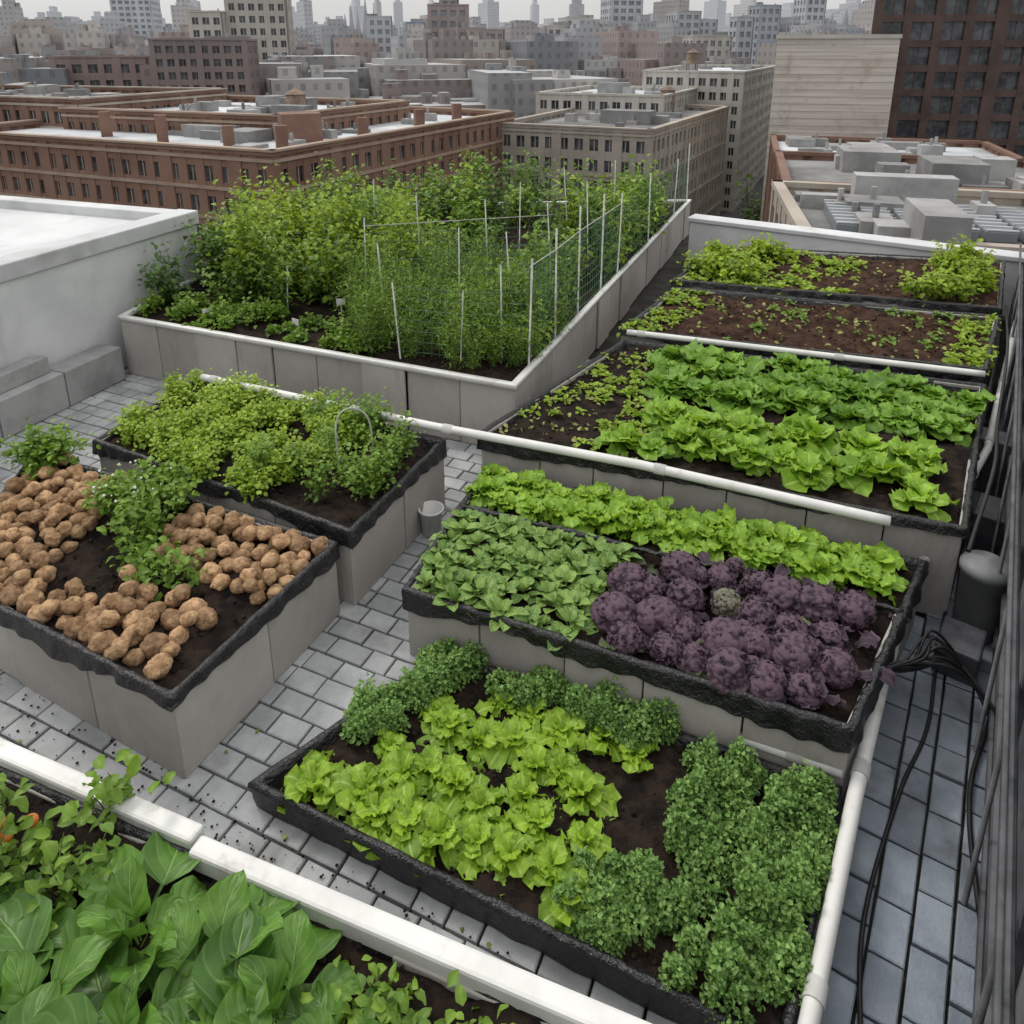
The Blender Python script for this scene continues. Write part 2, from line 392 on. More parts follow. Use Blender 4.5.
dv=Acc(); tube(dv,resamp([Q(qC,0,.64,.5),Q(qC,1,.64,.5)],.03),.018,8,wob=.008); dv.done('divider',M_liner,True,eC)
# ---------------------------------------------------------------- crops
M_let=leafmat('lettuce_leaf',(.15,.28,.015),(.36,.55,.045),(.45,.6,.16),.5,.3)
M_letd=leafmat('dark_lettuce_leaf',(.09,.20,.020),(.24,.43,.045),(.25,.4,.12),.5,.25)
M_letm=leafmat('mid_lettuce_leaf',(.13,.26,.018),(.32,.52,.045),(.4,.55,.15),.5,.28)
M_spin=leafmat('spinach_leaf',(.08,.17,.030),(.24,.38,.075),(.38,.5,.2),.45,.15,vein=5)
M_purp=leafmat('purple_leaf',(.014,.008,.014),(.055,.03,.05),(.08,.04,.07),.6,.08,edge=(.075,.042,.065))
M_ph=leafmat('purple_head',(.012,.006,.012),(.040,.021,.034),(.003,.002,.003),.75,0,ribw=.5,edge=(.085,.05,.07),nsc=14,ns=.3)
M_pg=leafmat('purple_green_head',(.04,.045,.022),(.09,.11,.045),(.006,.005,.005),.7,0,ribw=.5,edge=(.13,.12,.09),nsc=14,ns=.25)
M_purg=leafmat('purple_green_leaf',(.04,.06,.022),(.12,.18,.05),(.10,.07,.08),.55,.1,edge=(.08,.07,.06))
M_pars=leafmat('parsley_leaf',(.08,.17,.035),(.27,.45,.12),(.2,.35,.1),.5,.25)
M_herb=leafmat('herb_leaf',(.14,.24,.016),(.38,.52,.05),(.3,.45,.1),.5,.3)
M_shr=leafmat('shrub_leaf',(.07,.15,.018),(.23,.37,.04),(.2,.3,.07),.5,.28)
M_shrd=leafmat('dark_shrub_leaf',(.04,.095,.02),(.14,.25,.05),(.1,.16,.05),.5,.25)
M_shrl=leafmat('light_shrub_leaf',(.13,.23,.015),(.37,.49,.04),(.3,.4,.08),.5,.3)
M_bigl=leafmat('broad_leaf',(.045,.12,.018),(.13,.27,.035),(.24,.38,.12),.42,.18,ribw=.06,vein=6,nsc=10,vs=.2,ns=.5)
M_deb=leafmat('fallen_leaf',(.12,.16,.03),(.32,.31,.10),(.3,.3,.1),.6,.1)
# B lettuce
LV=Leaves()
for j,v in enumerate((.15,.38,.62)):
    for u in np.arange(.10+.02*j,.64-.02*j,.066):
        head(LV,T_let,Q(qB,u+rng.normal(0,.010),v+rng.normal(0,.035),.12),rng.uniform(.72,1.05),22,.3,1.35,1.0,.55,.45,.45,pj=.24)
for u in np.arange(.24,.66,.085): head(LV,T_let,Q(qB,u,.82+rng.normal(0,.03),.12),rng.uniform(.7,.95),20,.3,1.3,1.0,.55,.45,.45,pj=.24)
LV.done('lettuce_plants',M_let)
LV=Leaves()
def par(u,v,r,h,n=300):
    clump(LV,T_tiny,Q(qB,u,v,.11),r,h,n,1.05)
for k in range(96):
    u=rng.choice([.74,.80,.91,.96])+rng.normal(0,.022); v=rng.uniform(.03,.98)
    if u<.83 and v<.12: v+=.2
    par(min(u,.985),v,rng.uniform(.05,.09),rng.uniform(.06,.19))
for k in range(46): par(rng.uniform(-.01,.66),rng.uniform(.9,1.03),rng.uniform(.05,.09),rng.uniform(.08,.2))
for k in range(26): par(rng.uniform(0,.09),rng.uniform(.4,1.0),rng.uniform(.05,.08),rng.uniform(.08,.18))
for k in range(16): par(rng.uniform(.62,.72),rng.uniform(.04,.3),.06,rng.uniform(.06,.12))
e=empty('parsley_plants'); LV.done('leaves',M_pars,e)
# C
LV=Leaves()
for v in np.arange(.08,.60,.10):
    for u in np.arange(.04,.40,.045):
        head(LV,T_spin,Q(qC,u+rng.normal(0,.010),v+rng.normal(0,.02),.46),rng.uniform(.7,1.1),13,.3,1.2,1.0,.6,.5,.3,pj=.2)
LV.done('spinach_plants',M_spin)
LV=Leaves();LG=Leaves(); e=empty('purple_cauliflower_plants'); HP=Acc();HG=Acc()
for j,v in enumerate((.08,.23,.39,.55)):
    for u in np.arange(.465+.032*(j%2),.955,.072):
        if j==3 and (u<.50 or u>.93): continue
        if j==0 and u<.49: continue
        c=Q(qC,u+rng.normal(0,.009),v+rng.normal(0,.02),.50+.02*j/3); r=rng.uniform(.085,.13)
        g=(u<.53 and rng.random()<.6) or rng.random()<.08
        caulhead(HG if g else HP,c,r,rng.random())
        if rng.random()<.35: caulhead(HP,c+np.array([rng.normal(0,.06),rng.normal(0,.06),.01]),r*.6,rng.random())
        n=60; a=rng.random(n)*2*PI; el=rng.uniform(-.2,1.1,n); d_=np.stack([np.cos(a)*np.cos(el),np.sin(a)*np.cos(el),np.sin(el)*.8],-1)
        LV.put(T_curl,c+d_*r*.86,a-PI/2+rng.normal(0,.6,n),el+rng.normal(0,.5,n),rng.uniform(.6,1.2,n),rng.random(n),rng.random(n)*3)
        head(LG if rng.random()<.4 else LV,T_purp,c-np.array([0,0,.05]),rng.uniform(.7,.9),9,.35 if j else .7,1.0,1,.9,.4,.2,off=.3 if j else .05)
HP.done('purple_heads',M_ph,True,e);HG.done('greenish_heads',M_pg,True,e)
LV.done('purple_leaves',M_purp,e); LG.done('greenish_leaves',M_purg,e)
LV=Leaves()
for v in (.80,.93):
    for u in np.arange(.02,.93,.05):
        head(LV,T_let,Q(qC,u+rng.normal(0,.008),v+rng.normal(0,.025),.47),rng.uniform(.85,1.25),20,.25,1.3,1.0,.6,.5,.45,pj=.22)
LV.done('lettuce_plants',M_letm)
# D
LV=Leaves()
for v in (.15,.31):
    for u in np.arange(.33,.94,.052): head(LV,T_letd,Q(qD,u+rng.normal(0,.012),v+rng.normal(0,.035),.67),rng.uniform(1.0,1.5),22,.35,1.35,1.0,.55,.5,.45,pj=.22)
LV.done('lettuce_plants',M_letm)
LV=Leaves()
for v in (.57,.72,.87):
    for u in np.arange(.22,.96,.052): head(LV,T_letd,Q(qD,u+rng.normal(0,.012),v+rng.normal(0,.035),.67),rng.uniform(1.0,1.55),22,.35,1.35,1.0,.55,.5,.4,pj=.22)
LV.done('lettuce_plants',M_letd)
def seedlings(name,quad,z,n,ur,vr,mat,temps,s=1.0,th=-.15):
    LV=Leaves()
    for k in range(n):
        c=Q(quad,rng.uniform(*ur),rng.uniform(*vr),z)
        if vnoise(np.array([c*2.2]))[0]<th: continue
        head(LV,temps,c,s*rng.uniform(.5,1.3),8,.1,1.0,1,.6,.5,.4,pj=.3)
    LV.done(name,mat)
def debris(quad,z,n,ur,vr):
    LV=Leaves(); P=np.array([Q(quad,rng.uniform(*ur),rng.uniform(*vr),z+rng.uniform(0,.02)) for k in range(n)])
    LV.put(T_med,P,rng.random(n)*6.3,rng.normal(0,.3,n),rng.uniform(.3,.9,n),rng.random(n),rng.normal(0,.4,n)); LV.done('fallen_leaves',M_deb)
seedlings('seedling_plants',qD,.67,170,(.0,.32),(.03,.98),M_herb,T_med,.8,-.3)
debris(qD,.67,300,(0,.4),(0,1)); debris(qE,.72,260,(0,1),(0,1)); debris(qF,.77,180,(0,1),(0,1))
seedlings('seedling_plants',qE,.72,140,(0,1),(0,.98),M_shr,T_med,.9,.0)
seedlings('seedling_plants',qE,.72,50,(.9,1),(0,.98),M_herb,T_med,1,-1)
seedlings('seedling_plants',qE,.72,50,(0,.15),(0,.98),M_herb,T_med,1,-1)
seedlings('seedling_plants',qF,.77,190,(0,.55),(0,.98),M_herb,T_med,1.2,-.2)
LV=Leaves();ST=Acc(); e=empty('leafy_vegetable_plants')
for k in range(14): shrub(LV,ST,T_med,Q(qF,rng.uniform(.76,.97),rng.uniform(.1,.8),.78),.2,rng.uniform(.2,.45),6,120,1)
for k in range(18): shrub(LV,ST,T_med,Q(qF,rng.uniform(.0,.25),rng.uniform(.1,.9),.78),.2,.22,6,100,1)
LV.done('leaves',M_shrl,e); ST.done('stems',M_stem,True,e)
# H herbs
LV=Leaves();ST=Acc(); e=empty('herb_plants')
for k in range(112):
    u=rng.uniform(.02,.75);v=rng.uniform(.02,.98)
    shrub(LV,ST,T_small,Q(qH,u,v,.56),.12,rng.uniform(.10,.28),6,180,1.05,.3,jit=.03,srad=.003)
LV.done('leaves',M_herb,e); ST.done('stems',M_stem,True,e)
LV=Leaves();ST=Acc(); e=empty('herb_plants')
for k in range(24): shrub(LV,ST,T_small,Q(qH,rng.uniform(.6,.95),rng.uniform(.05,.95),.56),.12,rng.uniform(.18,.42),7,180,1.1,.2,jit=.035,srad=.003)
LV.done('leaves',M_shr,e); ST.done('stems',M_stem,True,e)
A=Acc(); c=Q(qH,.80,.45,.56); tube(A,smoothpts([c,c+np.array([0,0,.4]),c+np.array([.1,.05,.5]),c+np.array([.22,.1,.38]),c+np.array([.24,.12,0])],24),.007,6); A.done('support_hoop',M_post,True)
# I potatoes
bm=bmesh.new(); bmesh.ops.create_icosphere(bm,subdivisions=4,radius=1); 
sv=np.array([x.co for x in bm.verts]); sf=np.array([[y.index for y in x.verts] for x in bm.faces]); bm.free()
A=Acc(); pos=[]
def ptry(u,v,r,z):
    c=Q(qI,u,v,z)
    for (q,rr) in pos:
        if np.linalg.norm(q-c)<(r+rr)*.84: return False
    pos.append((c,r)); return True
for k in range(14000):
    u,v=rng.random(2); r=rng.uniform(.046,.074); lay=0 if k<8500 else 1
    if u<.02 or u>.985 or v<.05 or v>.96: continue
    ok=(u<.40) or (u>.5 and v>.55) or (.45<u<.93 and v<.40) 
    if lay: ok=ok and rng.random()<.5
    if .36<u<.60 and .25<v<.98: ok=False
    if u>.90 and v<.5: ok=False
    if u<.1 and v>.8: ok=False
    if ok and ptry(u,v,r,.515+.02+lay*.065):
        V=sv*np.array([1,rng.uniform(.8,1),rng.uniform(.75,.95)])
        o=rng.random(3)*50
        V=V*(1+.16*fbm(V*1.6+o,2)+.05*fbm(V*7+o,2)+.02*vnoise(V*16+o))[:,None]*r
        a=rng.random()*6; c,s=math.cos(a),math.sin(a); V=V@np.array([[c,-s,0],[s,c,0],[0,0,1]])
        A.add(V+pos[-1][0],sf)
A.done('potato_pile',M_potato,True)
LV=Leaves();ST=Acc(); e=empty('leafy_shrub')
for k in range(10): shrub(LV,ST,T_med,Q(qI,rng.uniform(.36,.58),rng.uniform(.5,.98),.52),.18,.36,8,180,.68,jit=.035)
LV.done('leaves',M_shr,e); ST.done('stems',M_stem,True,e)
A=Acc()
for k in range(22):
    c=Q(qI,rng.uniform(.38,.56),rng.uniform(.55,.95),rng.uniform(.78,.92)); A.add(sv1*rng.uniform(.006,.012)+c,sf1)
A.done('blossoms',M_white,True,e)
LV=Leaves();ST=Acc(); e=empty('leafy_shrub')
for k in range(6): shrub(LV,ST,T_med,Q(qI,rng.uniform(.02,.10),rng.uniform(.85,1.0),.52),.16,.3,7,170,.72)
for k in range(7): shrub(LV,ST,T_med,Q(qI,rng.uniform(.55,.8),rng.uniform(.42,.52),.52),.07,.14,4,30,.8)
LV.done('leaves',M_shr,e); ST.done('stems',M_stem,True,e)
# G big planter
def W2(x,y): return np.array([x,y,.66])
LV=Leaves();LL=Leaves();LD=Leaves();ST=Acc(); e=empty('tall_vegetable_plants')
for k in range(54):
    y=rng.uniform(8.35,11.2); x=rng.uniform(-4.35+(y-8.1)*.14,-1.9)
    shrub([LV,LD,LD,LL][rng.integers(0,4)],ST,[T_med,T_lance][rng.integers(0,2)],W2(x,y),.38,rng.uniform(.6,1.3)*(1.0 if x>-3.8 else .85),9,290,1,.12,jit=.06)
for k in range(26):
    x=rng.uniform(-3.4,-1.2); y=rng.uniform(8.3,10.5)
    shrub(LL,ST,T_med,W2(x,y),.34,rng.uniform(.8,1.65),8,250,1,.3,jit=.08)
for k in range(64):
    x=rng.uniform(-3.2,3.2); y=rng.uniform(10.6,14.4)
    if x>.35+(y-7)*.36: continue
    shrub([LV,LL,LD,LV][rng.integers(0,4)],ST,[T_med,T_lance][rng.integers(0,2)],W2(x,y),.4,rng.uniform(.5,1.25),8,230,1.2,.1,jit=.08)
for k in range(44):
    t=rng.random(); x=.25+t*2.9; y=7.0+t*7.5
    shrub([LV,LD,LL][rng.integers(0,3)],ST,[T_med,T_lance][rng.integers(0,2)],W2(x-rng.uniform(.05,.8),y),.25,rng.uniform(.4,1.05),7,200,1,.1,jit=.06)
LV.done('leaves_mid',M_shr,e);LL.done('leaves_light',M_shrl,e);LD.done('leaves_dark',M_shrd,e);ST.done('stems',M_stem,True,e)
LV=Leaves();ST=Acc(); e=empty('asparagus_fern_plants')
for k in range(140):
    x=rng.uniform(-2.0,.5); y=rng.uniform(6.6,9.6)
    if y<6.32-(x)*.45+.12 or x>.0+(y-6.3)*.4: continue
    shrub(LV,ST,T_fern,W2(x,y),.2,rng.uniform(.5,1.02),10,370,1.15,.08,jit=.04,srad=.003,rdb=.55)
LV.done('leaves',M_shr,e);ST.done('stems',M_stem,True,e)
LV=Leaves()
for k in range(60):
    x=rng.uniform(-4.2,-1.3); y=8.15-(x+4.42)*.42+rng.uniform(.1,.7)
    clump(LV,T_small,(x,y,.66),rng.uniform(.05,.13),rng.uniform(.05,.25),90,1.2)
LV.done('low_herb_plants',M_shr)
# J foreground broad leaves
LV=Leaves(); e=empty('broad_leaf_plants')
for (x,y,s,n) in [(-1.28,1.82,.95,12),(-1.0,1.72,1.0,12),(-.74,1.6,.9,12),(-1.5,1.62,1.0,12),(-1.18,1.5,1.05,12),(-.85,1.4,1.0,12),(-.52,1.5,.72,10),(-1.75,1.75,.8,10),(-1.45,1.35,1.05,11),(-.6,1.3,.85,11),(-1.05,1.25,1.0,11),(-1.8,1.45,1.0,10)]:
    head(LV,T_big,(x,y,.64),s,n,.35,1.25,1.0,.6,.5,.4,off=.08,pj=.25)
LV.done('leaves',M_bigl,e)
LV=Leaves();ST=Acc(); e=empty('tomato_seedlings')
for k in range(9): shrub(LV,ST,T_med,(rng.uniform(-2.35,-1.5),rng.uniform(2.0,2.3),.62),.14,rng.uniform(.12,.33),5,42,.9)
for k in range(16): 
    x=rng.uniform(-.5,.05); shrub(LV,ST,T_med,(x,1.48-x*.35+rng.uniform(-.12,.02),.61),.07,.10,5,45,.6)
LV.done('leaves',M_shr,e); ST.done('stems',M_stem,True,e)
A=Acc()
for (x,y) in ((-1.92,2.14),(-1.98,2.19),(-1.86,2.2)): A.add(sv*.026*np.array([1,1,.9])+np.array([x,y,.74]),sf)
A.done('tomato_fruit',surf('tomato',(.5,.12,.03),(.6,.2,.04),8,.4,0),True)
# ---------------------------------------------------------------- rails, pipes
def pipe(name,pts,r,mat=M_white,joints=0.9):
    e=Acc(); P=resamp([np.array(p,float) for p in pts],.1); tube(e,P,r,12)
    if joints:
        L=np.array(pts,float)
        for p,q in zip(L[:-1],L[1:]):
            d=q-p; l=np.linalg.norm(d); d/=l
            for t in np.arange(.15,l,joints): tube(e,[p+d*(t-.04),p+d*(t+.04)],r*1.16,12)
    return e.done(name,mat,True)
pipe('white_pipe',[(-2.87,6.47,.68),(-.65,5.52,.68),(.92,4.86,.72),(2.42,4.2,.7)],.034,joints=1.6)
pipe('white_pipe',[(1.2,7.43,.76),(4.3,6.36,.76)],.030,joints=1.9)
pipe('white_pipe',[(-.36,3.75,.2),(1.62,2.86,.2)],.030)
pipe('white_pipe',[(.62,1.2,.2),(1.06,1.82,.2),(1.62,2.72,.22),(2.08,3.42,.25)],.036,joints=1.0)
pipe('white_pipe',[(2.08,3.42,.25),(2.55,4.05,.4),(3.84,5.47,.5),(5.75,8.15,.6)],.030,joints=1.3)
wb=Acc()
def beam(a,p,q,w,z0,z1):
    p=np.array(p);q=np.array(q);d=q-p;L=np.linalg.norm(d);d/=L; obox(a,p,(d,0,L),(np.array([-d[1],d[0]]),-w/2,w/2),(z0,z1))
beam(wb,(-2.9,2.82),(-1.22,2.19),.08,.6,.69); beam(wb,(-1.215,2.15),(.6,1.49),.08,.6,.695); wb.done('white_timber_beam',M_white,False,bevel=.014)
# ---------------------------------------------------------------- deck + paving
roof=[(-7.5,-2),(-.6,-2),(7.5,10.2),(3.7,13.0),(3.9,15.8),(-5.6,16.5)]
def prism(poly,z0,z1,matw,matr,name,parent=None):
    n=len(poly); V=[(x,y,z0) for x,y in poly]+[(x,y,z1) for x,y in poly]
    me=bpy.data.meshes.new(name); me.from_pydata(V,[],[[i,(i+1)%n,(i+1)%n+n,i+n] for i in range(n)]+[list(range(n,2*n))]); me.materials.append(matw); me.materials.append(matr); me.polygons[n].material_index=1
    bm=bmesh.new(); bm.from_mesh(me); bmesh.ops.recalc_face_normals(bm,faces=bm.faces); bm.to_mesh(me); bm.free()
    o=bpy.data.objects.new(name,me); SC.collection.objects.link(o)
    if parent: o.parent=parent
    return o
M_brk=surf('brick_wall',(.15,.075,.05),(.22,.12,.08),.6,.9,.2,20)
prism(roof,-30,-.03,M_brk,M_deck,'rooftop_building')
def inside(p,poly):
    x,y=p; c=False; n=len(poly)
    for i in range(n):
        x0,y0=poly[i];x1,y1=poly[(i+1)%n]
        if (y0>y)!=(y1>y) and x<(x1-x0)*(y-y0)/(y1-y0)+x0: c=not c
    return c
def pave(name,poly,ang,w,h,mat,gap=.010,z0=.004):
    A=Acc(); c,s=math.cos(ang),math.sin(ang); P=np.array(poly); R=np.array([[c,s],[-s,c]]); q=P@R.T; lo=q.min(0);hi=q.max(0)
    j=0; y=lo[1]
    while y<hi[1]:
        x=lo[0]-(w/2 if j%2 else 0)+rng.uniform(-.03,.03)
        while x<hi[0]:
            ww=w*rng.choice([1,1,1,.75,1.2])
            cx,cy=x+ww/2,y+h/2; p=(c*cx-s*cy,s*cx+c*cy)
            if inside(p,poly):
                a=ww/2-gap/2-rng.uniform(0,.003);b=h/2-gap/2-rng.uniform(0,.003);e=.006;z=rng.uniform(-.004,.004); tz=rng.normal(0,.0015,2); rt=rng.normal(0,.008)
                V=[]
                for (aa,bb,zz) in ((a,b,-.035),(a,b,-.005),(a-e,b-e,0)):
                    for sx,sy in ((-1,-1),(1,-1),(1,1),(-1,1)): V.append((cx+sx*aa-rt*sy*bb,cy+sy*bb+rt*sx*aa,zz+z+z0+sx*tz[0]+sy*tz[1]))
                V=np.array(V); V[:,:2]=V[:,:2]@np.array([[c,s],[-s,c]])
                A.add(V,[(0,1,5,4),(1,2,6,5),(2,3,7,6),(3,0,4,7),(4,5,9,8),(5,6,10,9),(6,7,11,10),(7,4,8,11),(8,9,10,11)])
            x+=ww
        y+=h; j+=1
    A.done(name,mat,False)
pave('paving',[(-6.8,.6),(.2,.6),(.97,1.85),(1.5,2.72),(1.96,3.45),(3.5,5.5),(.5,9),(-4.3,9.4)],math.radians(-24),.22,.15,M_paver)
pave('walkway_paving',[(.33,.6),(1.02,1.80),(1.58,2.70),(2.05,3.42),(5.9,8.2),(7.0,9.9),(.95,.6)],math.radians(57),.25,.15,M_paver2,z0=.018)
P=np.column_stack([rng.uniform(-3.2,.3,110),rng.uniform(2.2,5.5,110),np.full(110,.014)]); LV=Leaves(); LV.put(T_small,P,rng.random(110)*6,rng.normal(0,.2,110),rng.uniform(.4,.9,110),rng.random(110)); LV.done('leaf_litter',M_deb)
A=Acc()
for k in range(260):
    q_=Q(qI,rng.uniform(-.05,1.15),rng.uniform(-.25,.0),.016) if k%2 else Q(qB,rng.uniform(-.1,.6),rng.uniform(-.25,-.04),.016)
    A.add(sv1*rng.uniform(.003,.009)*np.array([1,1,.5])+q_,sf1)
A.done('spilled_soil',M_soil,True)
# right parapet
p=np.array([.45,-.2]);q=np.array([7.25,10.3]); d=(q-p);L=np.linalg.norm(d);d/=L;nn=np.array([d[1],-d[0]])
A=Acc(); e=empty('parapet_wall')
for k in range(int(L/1.2)):
    obox(A,p,(d,k*1.2+.004,k*1.2+1.196),(nn,0,.22),(-.03,.95))
A.done('wall_panels',M_dwall,False,e,bevel=.008)
A=Acc(); obox(A,p,(d,0,L),(nn,-.03,.26),(.953,1.0)); A.done('coping',M_grey,False,e,bevel=.008)
A=Acc()
for k in range(int(L/1.2)): obox(A,p,(d,k*1.2-.03,k*1.2+.03),(nn,-.035,-.002),(0,.93))
for zz,rr in ((.75,.018),(.12,.02),(.4,.025)):
    a=np.append(p-nn*.06,zz); b=np.append(q-nn*.06,zz); tube(A,resamp([a,b],.3)+0,rr,8)
A.done('conduits',M_dark,False,e)
A=Acc(); e=empty('metal_railing')
for k in range(int(L/.9)):
    b=p+d*(k*.9+.3)-nn*.12; tube(A,[(b[0],b[1],.02),(b[0],b[1],.98)],.012,6)
for zz in (.97,): 
    a=p-nn*.12; b=q-nn*.12; tube(A,resamp([(a[0],a[1],zz),(b[0],b[1],zz)],.5),.013,6)
A.done('rails',M_dark,True,e)
A=Acc(); e=empty('back_parapet_wall'); beam(A,(3.1,12.75),(7.45,9.95),.3,-.03,.78); A.done('wall',M_wwall,False,e,bevel=.01)
A=Acc(); beam(A,(3.07,12.78),(7.48,9.93),.38,.782,.85); A.done('coping',M_roofw,False,e,bevel=.01)
# neighbour white building
w0=np.array([-5.15,6.66]);w1=np.array([-4.12,9.7]);dd=(w1-w0)/np.linalg.norm(w1-w0); wS=w0-dd*9
bk=np.array([-8.5,11.2])
e=empty('white_building')
poly=[tuple(wS),tuple(w1),tuple(bk),(-20,8),(-20,-2)]
prism(poly,-30,1.45,M_wwall,M_roofw,'walls',e)
A=Acc(); n2=np.array([dd[1],-dd[0]])
obox(A,wS,(dd,0,np.linalg.norm(w1-wS)+.03),(n2,-.28,.03),(1.4,1.58)); 
d3=(bk-w1);L3=np.linalg.norm(d3);d3/=L3; obox(A,w1,(d3,0,L3),(np.array([d3[1],-d3[0]])*-1,0,.25),(1.4,1.575))
A.done('parapet_cap',M_roofw,False,e,bevel=.015)
A=Acc()
for x,y in ((-6.6,9.2),(-7.6,8.6)): tube(A,[(x,y,1.45),(x,y,1.7)],.08,12); tube(A,[(x,y,1.7),(x,y,1.74)],.12,12)
box(A,-8.6,-7.8,9.6,10.2,1.45,1.8,.4); A.done('roof_vents',M_grey,True,e)
A=Acc()
for k in range(14):
    s0=2.2+k*.75; 
    if s0+.7>11.0: break
    obox(A,wS,(dd,s0,s0+.738),(n2,.035,.33),(0.01,.40))
    if k%3!=1: obox(A,wS,(dd,s0+.03,s0+.70),(n2,.035,.2),(.402,.58))
A.done('concrete_blocks',M_block,False,None,bevel=.01)
A=Acc(); tube(A,[(w0[0]+n2[0]*.12,w0[1]+n2[1]*.12,.585),(w0[0]+n2[0]*.12,w0[1]+n2[1]*.12,.68)],.06,12); tube(A,[(w0[0]+n2[0]*.12,w0[1]+n2[1]*.12,.68),(w0[0]+n2[0]*.12,w0[1]+n2[1]*.12,.72)],.09,12)
A.done('roof_vent',M_white,True)
# ---------------------------------------------------------------- trellis
A=Acc(); e=empty('garden_trellis')
line=[np.array([.16,6.75]),np.array([.45,7.4]),np.array([.75,8.2]),np.array([1.1,9.0]),np.array([1.4,9.7]),np.array([2.1,11.4]),np.array([2.9,13.4]),np.array([3.4,14.6])]
for i,p_ in enumerate(line): tube(A,[(p_[0],p_[1],.65),(p_[0]+rng.normal(0,.02),p_[1],rng.uniform(1.7,1.95))],.010,8)
for x,y,h in [(-1.1,6.95,1.45),(-.5,6.85,1.4),(-.1,7.0,1.6),(.5,9.1,1.8),(-1.75,8.7,1.7),(-.6,8.2,1.7),(1.1,10.6,1.8),(-2.6,8.3,1.3),(0.1,10.3,1.85),(-.3,9.3,1.8),(-1.2,9.6,1.8),(.9,12,1.8),(-1.4,7.9,1.6),(1.7,12.4,1.85),(0,8.2,1.65),(-1.9,10.2,1.9)]:
    tube(A,[(x,y,.65),(x+rng.normal(0,.04),y,h)],.0085,6)
for i in range(4): a_=line[i];b_=line[i+1]; tube(A,[(a_[0],a_[1],1.66),(b_[0],b_[1],1.66)],.006,6)
tube(A,[(-1.75,8.7,1.6),(.5,9.1,1.65)],.005,6)
A.done('posts',M_post,True,e)
A=Acc()
for p_,q_ in zip(line[:-1],line[1:]):
    for t in np.linspace(0,1,11): 
        w=p_+(q_-p_)*t; tube(A,[(w[0],w[1],.7),(w[0]+rng.normal(0,.01),w[1],1.66)],.0038,4,cap=False)
    for z in np.arange(.75,1.68,.11): tube(A,[(p_[0],p_[1],z),(*( (p_+q_)/2),z-.02),(q_[0],q_[1],z)],.0038,4,cap=False)
for (a_,b_,h_) in (((-1.1,6.95),(.16,6.75),1.42),((-1.75,8.7),(.5,9.1),1.6),((-.6,8.2),(.75,8.2),1.55),((-1.4,7.9),(-.6,8.2),1.5)):
    a_=np.array(a_);b_=np.array(b_)
    for t in np.linspace(0,1,17):
        w=a_+(b_-a_)*t; tube(A,[(w[0],w[1],.7),(w[0]+rng.normal(0,.01),w[1],h_)],.0033,4,cap=False)
    for z in np.arange(.75,h_+.02,.11): tube(A,[(a_[0],a_[1],z),(*((a_+b_)/2),z-.03),(b_[0],b_[1],z)],.0033,4,cap=False)
M_net=surf('green_netting',(.04,.10,.055),(.08,.17,.09),10,.6,0)
A.done('netting',M_net,False,e)
# ---------------------------------------------------------------- right side clutter
A=Acc()
for k in range(12):
    pts=smoothpts([(1.98,3.28,.42),(2.15+rng.normal(0,.05),3.35,.34+rng.uniform(0,.1)),(2.4,3.5+rng.normal(0,.07),.28+rng.uniform(0,.14)),(2.62,3.45+rng.normal(0,.1),.16),(2.6,3.1+rng.normal(0,.1),.06),(2.62,2.95,.02+.2*rng.random())],40)
    tube(A,pts,.009,6)
A.done('black_cable_bundle',M_rubber,True)
for k,(pts,r) in enumerate([([(1.75,1.7,.03),(2.0,2.3,.03),(2.3,2.9,.03),(2.75,3.45,.05),(3.3,4.3,.05),(4.4,6.0,.06),(5.8,8.1,.06)],.012),([(1.25,1.75,.03),(1.5,2.3,.03),(1.95,2.9,.03),(2.3,3.3,.03),(2.75,4.0,.05),(3.7,5.3,.06)],.010),([(3.0,4.45,.5),(3.4,5.0,.62),(3.9,5.7,.55),(4.6,6.7,.6),(5.6,8.2,.6)],.02),([(2.75,3.9,.7),(3.3,4.6,.85),(3.9,5.5,.72),(4.7,6.7,.85),(5.7,8.3,.75)],.013)]):
    A=Acc(); tube(A,smoothpts(pts,60),r,8); A.done('garden_hose',M_rubber,True)
def lathe(name,bx,by,prof,mat,seg=24):
    e=empty(name); A=Acc(); V=[]
    for r,z in prof:
        for j in range(seg): V.append((bx+max(r,.001)*math.cos(2*PI*j/seg),by+max(r,.001)*math.sin(2*PI*j/seg),z+.02))
    F=[(i*seg+j,i*seg+(j+1)%seg,(i+1)*seg+(j+1)%seg,(i+1)*seg+j) for i in range(len(prof)-1) for j in range(seg)]
    A.add(V,F); A.done('body',mat,True,e)
lathe('grey_bin',2.95,4.0,[(.0,.0),(.11,0),(.12,.02),(.13,.46),(.145,.46),(.145,.5),(.13,.52),(.10,.54),(0,.55)],M_grey)
lathe('white_bucket',-.62,5.05,[(.0,.0),(.07,0),(.09,.2),(.1,.2),(.1,.215),(.088,.215),(.07,.03),(0,.03)],M_white)
A=Acc(); box(A,2.55,2.85,3.62,3.85,.02,.22,.9); box(A,3.4,3.75,4.75,5.0,0.02,.35,.9); box(A,3.95,4.2,5.5,5.85,0.02,.5,.9); A.done('black_utility_box',M_dark,False,bevel=.012)
A=Acc()
for x,y,z in [(-2.35,7.75,.72),(-1.95,8.2,.8),(.15,7.6,.95),(-1.6,7.5,.75),(-3.4,8.0,.75)]:
    box(A,x-.05,x+.05,y-.004,y+.004,z,z+.07,rng.normal(0,.3)); box(A,x-.005,x+.005,y+.004,y+.01,z-.15,z+.02)
A.done('plant_labels',M_white,False)
